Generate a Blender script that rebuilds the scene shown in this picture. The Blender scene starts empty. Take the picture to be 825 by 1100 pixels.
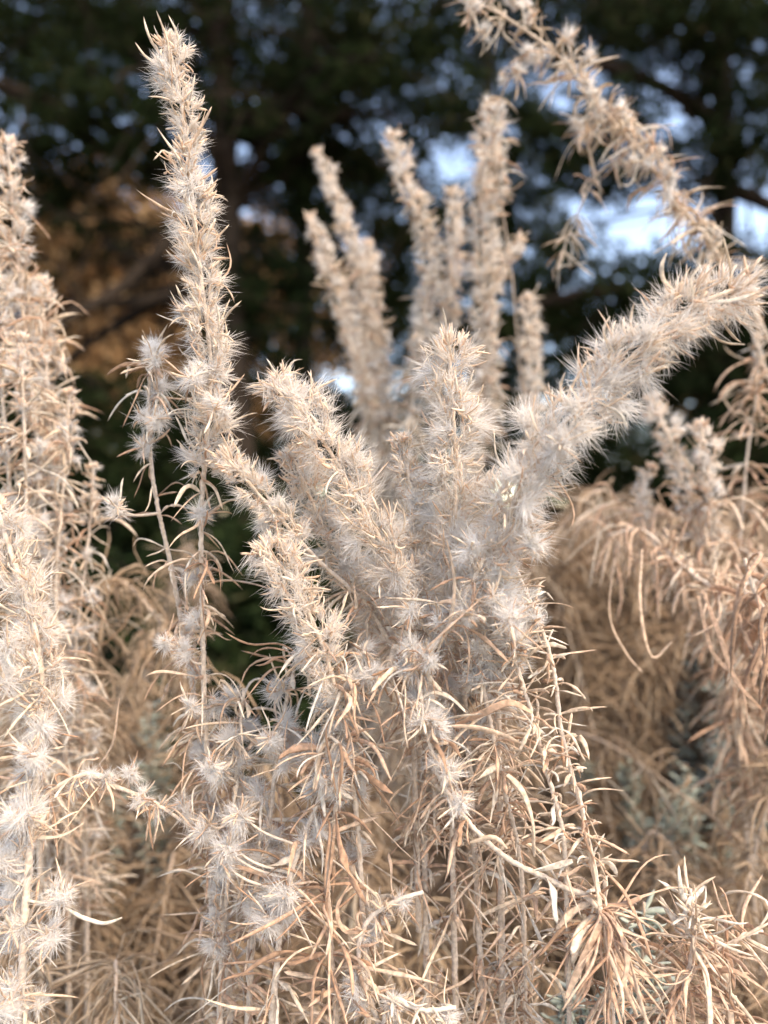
import bpy, math
import numpy as np

# ------------------------------------------------------------------ basics
scene = bpy.context.scene
COL = scene.collection
MM = 0.001
CAMZ = 0.60
FPX = 550.0 / (18.0 / 26.0)            # focal length in photo pixels (825 x 1100)
R = np.random.default_rng(7)


def P(px, py, Y):
    """world point at distance Y for a direction measured in the photograph"""
    return np.array([(px - 412.5) / FPX * Y, Y, CAMZ - (py - 550.0) / FPX * Y])


def nrm(a):
    return a / np.maximum(np.linalg.norm(a, axis=-1, keepdims=True), 1e-12)


def rand_dirs(n, rng):
    return nrm(rng.normal(size=(n, 3)))


def spline(pts, step):
    """Catmull-Rom through pts, resampled at an even step"""
    p = np.asarray(pts, float)
    q = np.vstack([2 * p[0] - p[1], p, 2 * p[-1] - p[-2]])
    out = []
    for i in range(1, len(q) - 2):
        t = np.linspace(0, 1, 40, endpoint=False)[:, None]
        a, b, c, d = q[i - 1], q[i], q[i + 1], q[i + 2]
        out.append(0.5 * (2 * b + (c - a) * t + (2 * a - 5 * b + 4 * c - d) * t ** 2 + (3 * b - a - 3 * c + d) * t ** 3))
    out.append(p[-1:])
    o = np.vstack(out)
    s = np.r_[0, np.cumsum(np.linalg.norm(np.diff(o, axis=0), axis=1))]
    n = max(3, int(s[-1] / step) + 1)
    ss = np.linspace(0, s[-1], n)
    return np.stack([np.interp(ss, s, o[:, k]) for k in range(3)], 1), ss


# ------------------------------------------------------------------ mesh buffer
class Buf:
    def __init__(self):
        self.v, self.q, self.m, self.t, self.n = [], [], [], [], 0

    def add(self, v, q, mat=0, tint=None):
        self.v.append(v)
        self.q.append(q + self.n)
        self.m.append(np.full(len(q), mat, np.int32))
        self.t.append(np.full(len(v), 0.5) if tint is None else tint)
        self.n += len(v)

    def build(self, name, mats, parent=None, origin=None, smooth=True):
        if not self.v:
            return None
        v = np.vstack(self.v).astype(np.float64)
        q = np.vstack(self.q).astype(np.int32)
        if origin is not None:
            v = v - np.asarray(origin)
        me = bpy.data.meshes.new(name)
        me.vertices.add(len(v))
        me.vertices.foreach_set("co", v.astype(np.float32).ravel())
        tri = q[:, 3] < 0
        tot = np.where(tri, 3, 4).astype(np.int32)
        idx = q.ravel()[q.ravel() >= 0]
        me.loops.add(len(idx))
        me.loops.foreach_set("vertex_index", idx.astype(np.int32))
        me.polygons.add(len(q))
        me.polygons.foreach_set("loop_start", np.r_[0, np.cumsum(tot)[:-1]].astype(np.int32))
        me.polygons.foreach_set("loop_total", tot)
        me.polygons.foreach_set("material_index", np.concatenate(self.m))
        me.polygons.foreach_set("use_smooth", np.full(len(q), smooth))
        at = me.attributes.new("tint", "FLOAT", "POINT")
        at.data.foreach_set("value", np.concatenate(self.t).astype(np.float32))
        me.update(calc_edges=True)
        for m in (mats if isinstance(mats, (list, tuple)) else [mats]):
            me.materials.append(m)
        o = bpy.data.objects.new(name, me)
        if origin is not None:
            o.location = origin
        COL.objects.link(o)
        if parent is not None:
            o.parent = parent
            o.location = np.asarray(o.location) - np.asarray(parent_world(parent))
        return o


def parent_world(o):
    p = np.array(o.location, float)
    while o.parent is not None:
        o = o.parent
        p = p + np.array(o.location, float)
    return p


def strands(buf, p0, d, L, r, bend, amt, nseg=4, sides=3, flat=1.0, prof="leaf", wob=0.0, mat=0, tint=None, rng=R, face=None):
    """N curved tapered tubes at once. bend (N,3) direction they turn to, amt (N,) how strongly."""
    N = len(p0)
    if N == 0:
        return
    d = nrm(d)
    amt = np.broadcast_to(amt, (N,))
    L = np.broadcast_to(L, (N,)); r = np.broadcast_to(r, (N,))
    w1 = rand_dirs(N, rng); ph = rng.uniform(0, 6.28, N); fr = rng.uniform(3, 8, N)
    ts = np.linspace(0, 1, nseg + 1)
    pts = [p0]; dirs = []
    for k, t in enumerate(ts):
        dd = nrm(d + bend * (amt * t)[:, None] + w1 * (wob * (np.sin(ph + fr * t) - np.sin(ph)))[:, None])
        dirs.append(dd)
        if k < nseg:
            tm = (ts[k] + ts[k + 1]) / 2
            dm = nrm(d + bend * (amt * tm)[:, None] + w1 * (wob * (np.sin(ph + fr * tm) - np.sin(ph)))[:, None])
            pts.append(pts[-1] + dm * (L / nseg)[:, None])
    ref = rand_dirs(N, rng) if face is None else face
    ang = np.arange(sides) * 2 * np.pi / sides
    V = np.empty((N, (nseg) * sides + 1, 3))
    tw0 = rng.uniform(0, 6.28, N); tw1 = rng.normal(size=N) * 1.6
    for k in range(nseg):
        t = ts[k]
        if prof == "hair":
            f = 1 - 0.75 * t
        elif prof == "leaf":
            f = (0.45 + 0.55 * min(1, t / 0.3)) * (1 - max(0, (t - 0.55) / 0.45) ** 2 * 0.75)
        elif prof == "blade":
            f = 0.25 + 0.75 * math.sin(math.pi * min(1, t * 0.9 + 0.08)) ** 0.7
        else:
            f = 1 - 0.3 * t
        u = nrm(np.cross(dirs[k], ref)); w = np.cross(dirs[k], u)
        if prof != "hair":
            ta = (tw0 + tw1 * t)[:, None]
            u, w = u * np.cos(ta) + w * np.sin(ta), w * np.cos(ta) - u * np.sin(ta)
            rr = (r * f * rng.uniform(.74, 1.2, N))[:, None]
        else:
            rr = (r * f)[:, None]
        for s in range(sides):
            V[:, k * sides + s] = pts[k] + u * rr * math.cos(ang[s]) + w * rr * (flat * math.sin(ang[s]))
    V[:, -1] = pts[-1]
    nv = nseg * sides + 1
    F = []
    for k in range(nseg - 1):
        for s in range(sides):
            s2 = (s + 1) % sides
            F.append([k * sides + s, k * sides + s2, (k + 1) * sides + s2, (k + 1) * sides + s])
    b = (nseg - 1) * sides
    for s in range(sides):
        F.append([b + s, b + (s + 1) % sides, nv - 1, -1])
    F = np.array(F)
    off = (np.arange(N) * nv)[:, None, None]
    Q = np.where(F[None] < 0, -10 ** 9, F[None] + off).reshape(-1, 4)
    tv = np.repeat(rng.random(N) if tint is None else np.broadcast_to(tint, (N,)), nv)
    q2 = Q.copy()
    q2[Q < 0] = -1 - buf.n                      # stays -1 after the offset is added
    buf.add(V.reshape(-1, 3), q2, mat, tv)


def tube(buf, pts, rad, sides=6, mat=0, tint=0.5, jitter=0.0, rng=R):
    pts = np.asarray(pts); n = len(pts)
    rad = np.broadcast_to(rad, (n,)).astype(float)
    if jitter:
        rad = rad * (1 + jitter * rng.uniform(-1, 1, n))
    tan = nrm(np.gradient(pts, axis=0))
    ref = np.array([0.31, 0.87, 0.11]) if abs(tan[0] @ nrm(np.array([0.31, 0.87, 0.11]))) < 0.9 else np.array([1.0, 0, 0])
    u = nrm(np.cross(tan, ref)); w = np.cross(tan, u)
    a = np.arange(sides) * 2 * np.pi / sides
    V = (pts[:, None] + u[:, None] * (rad[:, None] * np.cos(a))[..., None] + w[:, None] * (rad[:, None] * np.sin(a))[..., None]).reshape(-1, 3)
    if jitter:
        V = V + rng.normal(size=V.shape) * np.repeat(rad, sides)[:, None] * jitter * 0.3
    k = np.arange(n - 1)[:, None]; s = np.arange(sides)[None]
    s2 = (s + 1) % sides
    Q = np.stack([k * sides + s, k * sides + s2, (k + 1) * sides + s2, (k + 1) * sides + s], -1).reshape(-1, 4)
    V = np.vstack([V, pts[:1], pts[-1:]])
    c0 = n * sides
    s = np.arange(sides); s2 = (s + 1) % sides
    neg = np.full(sides, -1 - buf.n)
    Q = np.vstack([Q, np.stack([np.full(sides, c0), s2, s, neg], 1), np.stack([np.full(sides, c0 + 1), (n - 1) * sides + s, (n - 1) * sides + s2, neg], 1)])
    buf.add(V, Q, mat, np.full(len(V), tint))


# ------------------------------------------------------------------ materials
def new_mat(name):
    m = bpy.data.materials.new(name); m.use_nodes = True
    nt = m.node_tree; nt.nodes.clear()
    out = nt.nodes.new("ShaderNodeOutputMaterial")
    return m, nt, out


def ramp_node(nt, stops):
    r = nt.nodes.new("ShaderNodeValToRGB")
    e = r.color_ramp.elements
    while len(e) < len(stops):
        e.new(0.5)
    for el, (p, c) in zip(e, stops):
        el.position = p; el.color = (*c, 1)
    return r


def plant_mat(name, stops, trans=0.35, rough=0.85, spec=0.25, sheen=0.0, noise_scale=400.0, noise_amt=0.25, transcol=None):
    m, nt, out = new_mat(name)
    L = nt.links.new
    at = nt.nodes.new("ShaderNodeAttribute"); at.attribute_name = "tint"
    rp = ramp_node(nt, stops)
    L(at.outputs["Fac"], rp.inputs[0])
    tc = nt.nodes.new("ShaderNodeTexCoord")
    nz = nt.nodes.new("ShaderNodeTexNoise"); nz.inputs["Scale"].default_value = noise_scale; nz.inputs["Detail"].default_value = 3
    L(tc.outputs["Object"], nz.inputs["Vector"])
    mr = nt.nodes.new("ShaderNodeMapRange")
    mr.inputs[1].default_value = 0.3; mr.inputs[2].default_value = 0.7
    mr.inputs[3].default_value = 1 - noise_amt; mr.inputs[4].default_value = 1 + noise_amt * 0.5
    L(nz.outputs["Fac"], mr.inputs[0])
    mx = nt.nodes.new("ShaderNodeMix"); mx.data_type = "RGBA"; mx.blend_type = "MULTIPLY"; mx.inputs[0].default_value = 1
    L(rp.outputs[0], mx.inputs[6]); L(mr.outputs[0], mx.inputs[7])
    pb = nt.nodes.new("ShaderNodeBsdfPrincipled")
    pb.inputs["Roughness"].default_value = rough
    pb.inputs["Specular IOR Level"].default_value = spec
    if sheen:
        pb.inputs["Sheen Weight"].default_value = sheen
        pb.inputs["Sheen Roughness"].default_value = 0.5
    L(mx.outputs[2], pb.inputs["Base Color"])
    if trans > 0:
        tb = nt.nodes.new("ShaderNodeBsdfTranslucent")
        L(mx.outputs[2], tb.inputs[0])
        ms = nt.nodes.new("ShaderNodeMixShader"); ms.inputs[0].default_value = trans
        L(pb.outputs[0], ms.inputs[1]); L(tb.outputs[0], ms.inputs[2])
        L(ms.outputs[0], out.inputs[0])
    else:
        L(pb.outputs[0], out.inputs[0])
    return m


M_WOOL = plant_mat("seed_wool", [(0, (0.92, 0.82, 0.71)), (0.4, (0.96, 0.90, 0.835)), (1, (0.98, 0.96, 0.94))], trans=0.5, rough=0.7, noise_amt=0.06)
LEAF = [(0, (0.36, 0.22, 0.14)), (0.12, (0.60, 0.36, 0.23)), (0.35, (0.74, 0.52, 0.37)), (0.6, (0.80, 0.64, 0.48)), (0.82, (0.84, 0.73, 0.60)), (1, (0.72, 0.66, 0.58))]
M_LEAF = plant_mat("dried_leaf", LEAF, trans=0.30, rough=0.8, sheen=0.25, noise_scale=700, noise_amt=0.42)
M_BRACT = plant_mat("pale_bract", [(0, (0.74, 0.50, 0.35)), (0.5, (0.84, 0.65, 0.49)), (1, (0.89, 0.77, 0.64))], trans=0.35, rough=0.8, sheen=0.3, noise_amt=0.12)
M_STEM = plant_mat("felted_stem", [(0, (0.48, 0.34, 0.24)), (1, (0.70, 0.58, 0.47))], trans=0.0, rough=0.9, sheen=0.4, noise_scale=900, noise_amt=0.35)
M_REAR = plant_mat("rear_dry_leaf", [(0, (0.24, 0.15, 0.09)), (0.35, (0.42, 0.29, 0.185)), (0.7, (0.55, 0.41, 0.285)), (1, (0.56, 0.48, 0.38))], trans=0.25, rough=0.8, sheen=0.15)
M_SAGE = plant_mat("sage_leaf", [(0, (0.34, 0.40, 0.32)), (1, (0.52, 0.58, 0.52))], trans=0.2, rough=0.8, sheen=0.3)
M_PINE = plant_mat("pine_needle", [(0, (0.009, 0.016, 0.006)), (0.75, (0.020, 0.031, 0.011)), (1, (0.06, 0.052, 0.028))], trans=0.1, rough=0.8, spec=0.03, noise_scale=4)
M_DEAD = plant_mat("dead_needle", [(0, (0.07, 0.045, 0.025)), (1, (0.16, 0.09, 0.045))], trans=0.15, noise_scale=4)
M_AUT = plant_mat("autumn_leaf", [(0, (0.26, 0.13, 0.055)), (0.6, (0.45, 0.27, 0.13)), (1, (0.60, 0.43, 0.26))], trans=0.35, noise_scale=2)
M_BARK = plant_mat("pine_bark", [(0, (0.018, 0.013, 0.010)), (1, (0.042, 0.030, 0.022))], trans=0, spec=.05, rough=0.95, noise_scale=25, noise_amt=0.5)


def tag(o, label=None, cat=None, group=None, kind=None):
    for k, v in (("label", label), ("category", cat), ("group", group), ("kind", kind)):
        if v:
            o[k] = v


def thing(name, label, cat, loc, group=None):
    o = bpy.data.objects.new(name, None); COL.objects.link(o)
    o.empty_display_size = 0.02
    o.location = loc
    groups = {"winterfat_shrub": "winterfat bushes and stalks", "winterfat_stalk": "winterfat bushes and stalks", "sagebrush": "silvery sagebrush among the dry bushes", "pine_tree": "dark pines behind the bushes",
              "juniper_tree": "ragged evergreens behind the bushes", "juniper_shrub": "low dark junipers under the trees", "oak_tree": "autumn oaks in the distance"}
    tag(o, label, cat, group or groups.get(name))
    return o


# ------------------------------------------------------------------ winterfat pieces
def lod(Y):
    return 0 if Y < 0.245 else (1 if Y < 0.34 else 2)


def frames(path):
    tan = nrm(np.gradient(path, axis=0))
    ref = np.array([0.2, 0.9, 0.35])
    u = nrm(np.cross(tan, ref)); w = np.cross(tan, u)
    return tan, u, w


def wool_star(buf, c, axis, size, n, rng, spread=1.0, thick=0.055, white=0.0):
    """bundle of straight silky hairs radiating from a seed body"""
    mess = rng.uniform(.09, .38); kink = rng.uniform(.2, 1.3); spread = spread * rng.uniform(.7, 1.15)
    nb = max(3, n // 9)                                 # hairs stick together in small pencils
    bd = nrm(rand_dirs(nb, rng) * spread + axis)
    i = rng.integers(0, nb, n)
    d = nrm(bd[i] + rng.normal(size=(n, 3)) * mess)
    p = c + rng.normal(size=(n, 3)) * size * 0.10
    L = size * rng.uniform(0.4, 1.15, n)
    # the pencils themselves: hairs matted together
    strands(buf, c + rng.normal(size=(nb, 3)) * size * 0.08, bd, size * rng.uniform(0.5, 0.95, nb), (thick * 2.3) * MM * rng.uniform(0.7, 1.4, nb), rand_dirs(nb, rng), rng.uniform(0, 0.5, nb), nseg=3, sides=3,
            prof="hair", mat=0, tint=np.clip(rng.normal(0.45 + white, 0.25, nb), 0, 1), rng=rng)
    strands(buf, p, d, L, thick * MM * rng.uniform(0.7, 1.3, n), rand_dirs(n, rng), rng.uniform(0, kink, n), nseg=3 if thick < 0.08 else 2, sides=3, prof="hair", mat=0,
            tint=np.clip(rng.normal(0.62 + white, 0.22, n), 0, 1), rng=rng)


def leaflets(buf, p, d, L, r, bend, amt, rng, tint=(0.55, 0.25), mat=1, nseg=6, wob=0.15, sides=5, flat=0.6, prof="leaf"):
    n = len(p)
    strands(buf, p, d, L, r, bend, amt, nseg=nseg, sides=sides, flat=flat, prof=prof, wob=wob, mat=mat,
            tint=np.clip(rng.normal(tint[0], tint[1], n), 0, 1), rng=rng)


def make_spike(path, rad, rng, parent, lv, dens=1.0, whisk=1.0, tip_first=True, woolly=1.0, wlen=1.0, star=.18, name="seed_spike", tint=0.62):
    """dense woolly fruiting spike. path[0] is the tip."""
    tan, u, w = frames(path)
    up = -tan                                            # toward the tip
    s = np.r_[0, np.cumsum(np.linalg.norm(np.diff(path, axis=0), axis=1))]
    Ltot = s[-1]
    buf = Buf()
    step = 2.0 * MM
    nn = int(Ltot / step)
    nod = rng.uniform(5.5, 7.5); off0 = rng.uniform(0, 6.28)
    k_h = (40, 18, 9)[lv]; th = (0.06, 0.10, 0.16)[lv]
    for i in range(nn):
        ss = (i + 0.4) * step
        j = min(len(path) - 1, np.searchsorted(s, ss))
        c = path[j]; U, W, T = u[j], w[j], up[j]
        # swells and gaps along the spike
        ph = 6.283 * (ss / MM / nod) + 1.3 * math.sin(ss / MM * .21 + off0)
        lump = .5 + .5 * math.cos(ph)
        c = c + (U * math.sin(ss / MM * .33 + off0) + W * math.cos(ss / MM * .27 + off0 * 2)) * rad * .13
        loc_r = (0.80 + 0.34 * lump) * rad * (0.72 + 0.28 * min(1, ss / (4 * MM))) * rng.uniform(.85, 1.12)
        nf = max(1, int(round(4.4 * dens * rng.uniform(0.7, 1.2) * (.55 + .55 * lump))))
        ang = rng.uniform(0, 6.28) + np.arange(nf) * 6.283 / nf + rng.normal(size=nf) * 0.3
        for a in ang:
            o = U * math.cos(a) + W * math.sin(a)
            base = c + o * loc_r * rng.uniform(0.25, 0.5)
            ax = nrm(o * 1.0 + T * rng.uniform(-0.25, 0.85))
            if rng.random() < 0.93 * woolly:
                wool_star(buf, base, ax * 1.0, loc_r * rng.uniform(0.55, 0.92), int(k_h * rng.uniform(0.6, 1.4)), rng, 1.0, th)
            # short pale bracts inside the wool, tips showing
            nb = (3, 2, 2)[lv]
            d = nrm(ax + rng.normal(size=(nb, 3)) * 0.6)
            leaflets(buf, np.repeat(base[None], nb, 0) + rng.normal(size=(nb, 3)) * 0.5 * MM, d, loc_r * rng.uniform(0.38, 0.74, nb), rng.uniform(0.20, 0.40, nb) * MM,
                     T[None] * .8 + rand_dirs(nb, rng) * 1.0, rng.uniform(0.6, 2.6, nb), rng, (tint, 0.25), 2, nseg=6, sides=4)
        if rng.random() < star * woolly and ss > 6 * MM:      # an opened white star standing out of the side
            a0 = rng.uniform(0, 6.28); o0 = U * math.cos(a0) + W * math.sin(a0)
            wool_star(buf, c + o0 * loc_r * .55, o0 * .9, rad * rng.uniform(.75, 1.0), (150, 60, 26)[lv], rng, 1.0, th, white=.3)
        nl = rng.poisson(1.5 * whisk)
        if nl:
            a = rng.uniform(0, 6.28, nl)
            o = U * np.cos(a)[:, None] + W * np.sin(a)[:, None]
            ln = wlen * rng.uniform(0.6, 1.2, nl) * rad * np.where(rng.random(nl) < 0.15, 1.5, 1)
            d = o * 1.0 + T * rng.uniform(0.0, 0.9, nl)[:, None]
            bend = T[None] * rng.choice([-0.6, 1.0, 1.3], nl)[:, None] + rand_dirs(nl, rng) * 0.5
            leaflets(buf, c + o * rad * 0.25, d, ln, rng.uniform(0.24, 0.42, nl) * MM * (1, 1.2, 1.4)[lv], bend, rng.uniform(0.8, 2.8, nl), rng, wob=.35, tint=(tint, 0.18), mat=1, nseg=(8, 6, 4)[lv], sides=(5, 4, 3)[lv])
    # tip tuft: little leaves pointing on
    nt_ = 22
    a = rng.uniform(0, 6.28, nt_)
    o = u[0] * np.cos(a)[:, None] + w[0] * np.sin(a)[:, None]
    q = rng.uniform(0.1, 0.9, nt_)[:, None]
    leaflets(buf, path[0] + o * rad * 0.35 * q - up[0] * rad * 0.25, up[0] + o * q * 1.3, rng.uniform(0.35, 0.65, nt_) * rad, rng.uniform(0.25, 0.42, nt_) * MM, up[0][None] + rand_dirs(nt_, rng) * 0.5,
             rng.uniform(0, 0.8, nt_), rng, (tint, 0.2), 2, nseg=5, sides=5)
    wool_star(buf, path[0] - up[0] * rad * 0.2, up[0], rad * 0.6, k_h * 3, rng, 0.8, th)
    return buf.build(name, [M_WOOL, M_LEAF, M_BRACT], parent, origin=path[len(path) // 2])


def make_tuft(c, axis, size, rng, parent, lv, name="seed_tuft", nleaf=4, tint=0.6, hold=None):
    buf = Buf()
    if hold is not None:                                 # little stalk that carries the tuft
        q, _ = spline([c, (c * .6 + hold * .4) + np.array([0, 0, -.0015]), hold], 0.8 * MM)
        tube(buf, q, np.linspace(.28, .42, len(q)) * MM, sides=6, mat=3, tint=.7, jitter=.12, rng=rng)
    n = (330, 140, 60)[lv]
    subs = rng.integers(2, 5)
    for k in range(subs):
        cc = c + rand_dirs(1, rng)[0] * size * 0.28
        wool_star(buf, cc, nrm(axis) * 0.35 + rand_dirs(1, rng)[0] * 0.3, size * rng.uniform(0.6, 0.95), n // subs, rng, 1.1, (0.055, 0.095, 0.15)[lv], white=.3)
    nb = 9
    leaflets(buf, np.repeat(c[None], nb, 0), nrm(rand_dirs(nb, rng) + axis * 0.3), size * rng.uniform(0.4, 0.9, nb), rng.uniform(0.2, 0.4, nb) * MM, rand_dirs(nb, rng), 0.4, rng, (0.6, 0.25), 2, nseg=4, sides=4)
    leaflets(buf, np.repeat(c[None], nleaf, 0), nrm(rand_dirs(nleaf, rng) + axis * 0.5), size * rng.uniform(0.8, 1.7, nleaf), rng.uniform(0.22, 0.38, nleaf) * MM, rand_dirs(nleaf, rng), rng.uniform(0.4, 1.3, nleaf), rng, (tint - 0.1, 0.25), 1, nseg=8)
    return buf.build(name, [M_WOOL, M_LEAF, M_BRACT] + ([M_STEM] if hold is not None else []), parent, origin=c)


def make_leaves(path, rng, parent, lv, every=2.5, length=(8, 22), width=(0.26, 0.48), droop=1.1, tint=(0.52, 0.28), cluster=3, name="leaves", mats=None, outw=0.9, blade=0.2, wob=0.4, curl=0.6):
    tan, u, w = frames(path)
    s = np.r_[0, np.cumsum(np.linalg.norm(np.diff(path, axis=0), axis=1))]
    n = int(s[-1] / (every * MM)) * cluster
    if n < 1:
        return None
    ss = np.repeat(rng.uniform(0, s[-1], max(1, n // cluster)), cluster)
    j = np.clip(np.searchsorted(s, ss), 0, len(path) - 1)
    n = len(j)
    a = rng.uniform(0, 6.28, n)
    o = u[j] * np.cos(a)[:, None] + w[j] * np.sin(a)[:, None]
    d = o * outw - tan[j] * rng.uniform(-0.4, 0.9, n)[:, None]
    L = (length[0] + (length[1] - length[0]) * rng.random(n) ** 1.7) * MM
    wd = rng.uniform(*width, n) * MM
    down = np.array([0, 0, -1.0])
    bend = down[None] * droop + rand_dirs(n, rng) * curl
    amt = rng.uniform(0.3, 2.6, n)
    buf = Buf()
    bl = rng.random(n) < blade
    for sel, fl, pr, wm in ((bl, 0.22, "blade", 1.7), (~bl, 0.6, "leaf", 1.0)):
        if sel.any():
            strands(buf, path[j][sel], d[sel], L[sel], wd[sel] * wm, bend[sel], amt[sel], nseg=(10, 7, 5)[lv], sides=(6, 4, 4)[lv], flat=fl, prof=pr, wob=wob, mat=0,
                    tint=np.clip(rng.normal(tint[0], tint[1], sel.sum()), 0, 1), rng=rng)
    return buf.build(name, mats or [M_LEAF], parent, origin=path[len(path) // 2])


def make_stem(path, r0, r1, parent, rng, name="stem", tint=0.7):
    buf = Buf()
    rad = np.linspace(r0, r1, len(path)) * MM
    p = path + rng.normal(size=path.shape) * 0.06 * MM
    tube(buf, p, rad, sides=8, jitter=0.12, tint=tint, rng=rng)
    return buf.build(name, [M_STEM], parent, origin=path[-1])


PATHS = {}


def stalk(plant, pts, seed, sections, r=(0.45, 0.9), tint=0.7):
    """pts: (px, py, Y) tip first. sections: dicts with kind and a span a..b measured along the stalk 0..1"""
    rng = np.random.default_rng(seed)
    world = [P(*p) for p in pts]
    path, s = spline(world, 0.8 * MM)
    PATHS.setdefault(plant.name, []).append(path)
    st = make_stem(path, r[0], r[1], plant, rng, tint=tint)
    for sec in sections:
        sec = dict(sec)
        kind = sec.pop("kind"); a = sec.pop("a", 0); b = sec.pop("b", 1)
        i0, i1 = int(a * (len(path) - 1)), int(b * (len(path) - 1)) + 1
        sub = path[i0:i1]
        if len(sub) < 3:
            continue
        lv = sec.pop("lv", lod(sub[:, 1].mean()))
        if kind == "spike":
            make_spike(sub, sec.pop("rad", 7.0) * MM, rng, st, lv, **sec)
        elif kind == "leaves":
            make_leaves(sub, rng, st, lv, **sec)
        elif kind == "tufts":
            every = sec.pop("every", 9.0); size = sec.pop("size", (5, 8)); off = sec.pop("off", 3.0)
            tan, u, w = frames(sub)
            ll = np.linalg.norm(np.diff(sub, axis=0), axis=1).sum() / MM
            m = max(1, int(ll / every))
            for k in range(m):
                j = int(min(len(sub) - 1, (k + rng.uniform(0.2, 0.8)) / m * len(sub)))
                an = rng.uniform(0, 6.28)
                o = u[j] * math.cos(an) + w[j] * math.sin(an)
                make_tuft(sub[j] + o * off * MM * rng.uniform(0.4, 1.2), nrm(o - tan[j] * 0.5), rng.uniform(*size) * MM, rng, st, lv, **sec)
    return st


def lone_tuft(plant, px, py, Y, size, seed, **kw):
    rng = np.random.default_rng(seed)
    allp = np.vstack(PATHS[plant.name]); c = P(px, py, Y)
    low = np.linalg.norm(allp - (c - [0, 0, .004]), axis=1)
    kw['hold'] = allp[low.argmin()]
    return make_tuft(c, np.array([0.0, -0.6, 0.5]), size * MM, rng, plant, lod(Y), **kw)


exec_plants = []
# ================================================================== 1. the central bush
cb = thing("winterfat_shrub", "sharp central winterfat bush whose woolly spikes fan out from one crowded hub", "shrub", P(470, 1500, 0.215))
SP = dict(kind="spike")
stalk(cb, [(297, 408, .196), (335, 455, .194), (375, 520, .192), (415, 590, .192), (450, 660, .196), (480, 760, .203), (490, 1100, .21)], 11,
      [dict(SP, a=0, b=.36, rad=9.2, whisk=.5, star=.25), dict(kind="tufts", a=.36, b=.6, every=7), dict(kind="leaves", a=.4, b=1, every=3.8, length=(8, 25))])
stalk(cb, [(312, 485, .205), (345, 560, .205), (380, 620, .206), (420, 690, .208), (450, 800, .212), (460, 1100, .215)], 12,
      [dict(SP, a=0, b=.34, rad=7.5), dict(kind="leaves", a=.3, b=1, every=3.8, length=(8, 25))])
stalk(cb, [(481, 362, .192), (486, 430, .191), (489, 500, .191), (487, 570, .192), (480, 640, .197), (500, 760, .205), (520, 1100, .212)], 13,
      [dict(SP, a=0, b=.34, rad=9.0, whisk=.5, star=.25), dict(kind="leaves", a=.36, b=1, every=3.8, length=(8, 25))])
stalk(cb, [(432, 470, .197), (440, 520, .197), (448, 600, .198), (455, 680, .203), (470, 900, .21)], 14,
      [dict(SP, a=0, b=.5, rad=5.2), dict(kind="leaves", a=.5, b=1, every=3)])
stalk(cb, [(800, 308, .170), (752, 326, .170), (700, 364, .171), (650, 412, .172), (600, 462, .174), (560, 525, .177), (535, 590, .18), (525, 660, .188), (535, 760, .2), (540, 1100, .21)], 15,
      [dict(SP, a=0, b=.52, rad=9.8, whisk=.8, wlen=1.1, star=.38, tint=.6), dict(kind="tufts", a=.5, b=.63, every=5, size=(6, 8)), dict(kind="leaves", a=.55, b=1, every=3.8)], r=(.5, 1.0))
stalk(cb, [(240, 488, .194), (268, 520, .194), (300, 556, .194), (340, 600, .197), (400, 660, .203), (440, 760, .208), (450, 1000, .212)], 16,
      [dict(SP, a=0, b=.2, rad=6.3), dict(kind="leaves", a=.3, b=1, every=3)])
stalk(cb, [(283, 585, .188), (318, 632, .187), (345, 690, .187), (360, 740, .189), (372, 800, .192), (385, 900, .195), (395, 1100, .198)], 17,
      [dict(SP, a=0, b=.30, rad=8.0), dict(kind="tufts", a=.28, b=.5, every=6), dict(kind="leaves", a=.2, b=1, every=3.6, length=(8, 26))])
stalk(cb, [(378, 720, .188), (356, 775, .188), (345, 850, .19), (320, 915, .19), (303, 985, .19), (290, 1120, .195)], 18,
      [dict(kind="tufts", a=0, b=.68, every=6, size=(5.5, 8)), dict(kind="leaves", a=0, b=1, every=3.2, length=(8, 24), tint=(.42, .28)),
       dict(kind="tufts", a=.60, b=.68, every=4, size=(8, 9.5), off=1)])
stalk(cb, [(262, 740, .205), (255, 820, .206), (250, 900, .207), (240, 1000, .21), (235, 1120, .21)], 19,
      [dict(kind="tufts", a=0, b=.75, every=7, size=(5, 7)), dict(kind="leaves", a=0, b=1, every=3.2, length=(8, 24), tint=(.45, .28))])
stalk(cb, [(320, 700, .203), (300, 790, .203), (290, 880, .204), (275, 960, .206), (265, 1120, .21)], 20,
      [dict(kind="tufts", a=0, b=.7, every=7, size=(5, 8)), dict(kind="leaves", a=0, b=1, every=3.2, length=(8, 24), tint=(.45, .28))])
# leafy stems falling to the lower right of the hub
stalk(cb, [(545, 590, .19), (590, 700, .186), (604, 790, .185), (625, 870, .185), (640, 940, .185), (645, 985, .186)], 21,
      [dict(kind="tufts", a=0, b=.25, every=6, size=(5, 7)), dict(kind="leaves", a=.1, b=1, every=1.5, length=(4, 13), droop=.5, width=(.25, .45))], r=(.5, .6))
stalk(cb, [(530, 640, .186), (560, 730, .184), (585, 820, .184), (605, 900, .184), (610, 1010, .19), (612, 1120, .2)], 22,
      [dict(kind="tufts", a=0, b=.16, every=5, size=(6, 8)), dict(kind="leaves", a=.1, b=.75, every=1.6, length=(4, 14), droop=.5, width=(.25, .45))], r=(.5, .7))
stalk(cb, [(505, 640, .19), (520, 740, .188), (540, 840, .19), (560, 940, .2), (565, 1120, .21)], 23,
      [dict(kind="tufts", a=0, b=.2, every=5, size=(6, 8)), dict(kind="leaves", a=.1, b=1, every=1.7, length=(6, 20), droop=.8)], r=(.5, .7))
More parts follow.
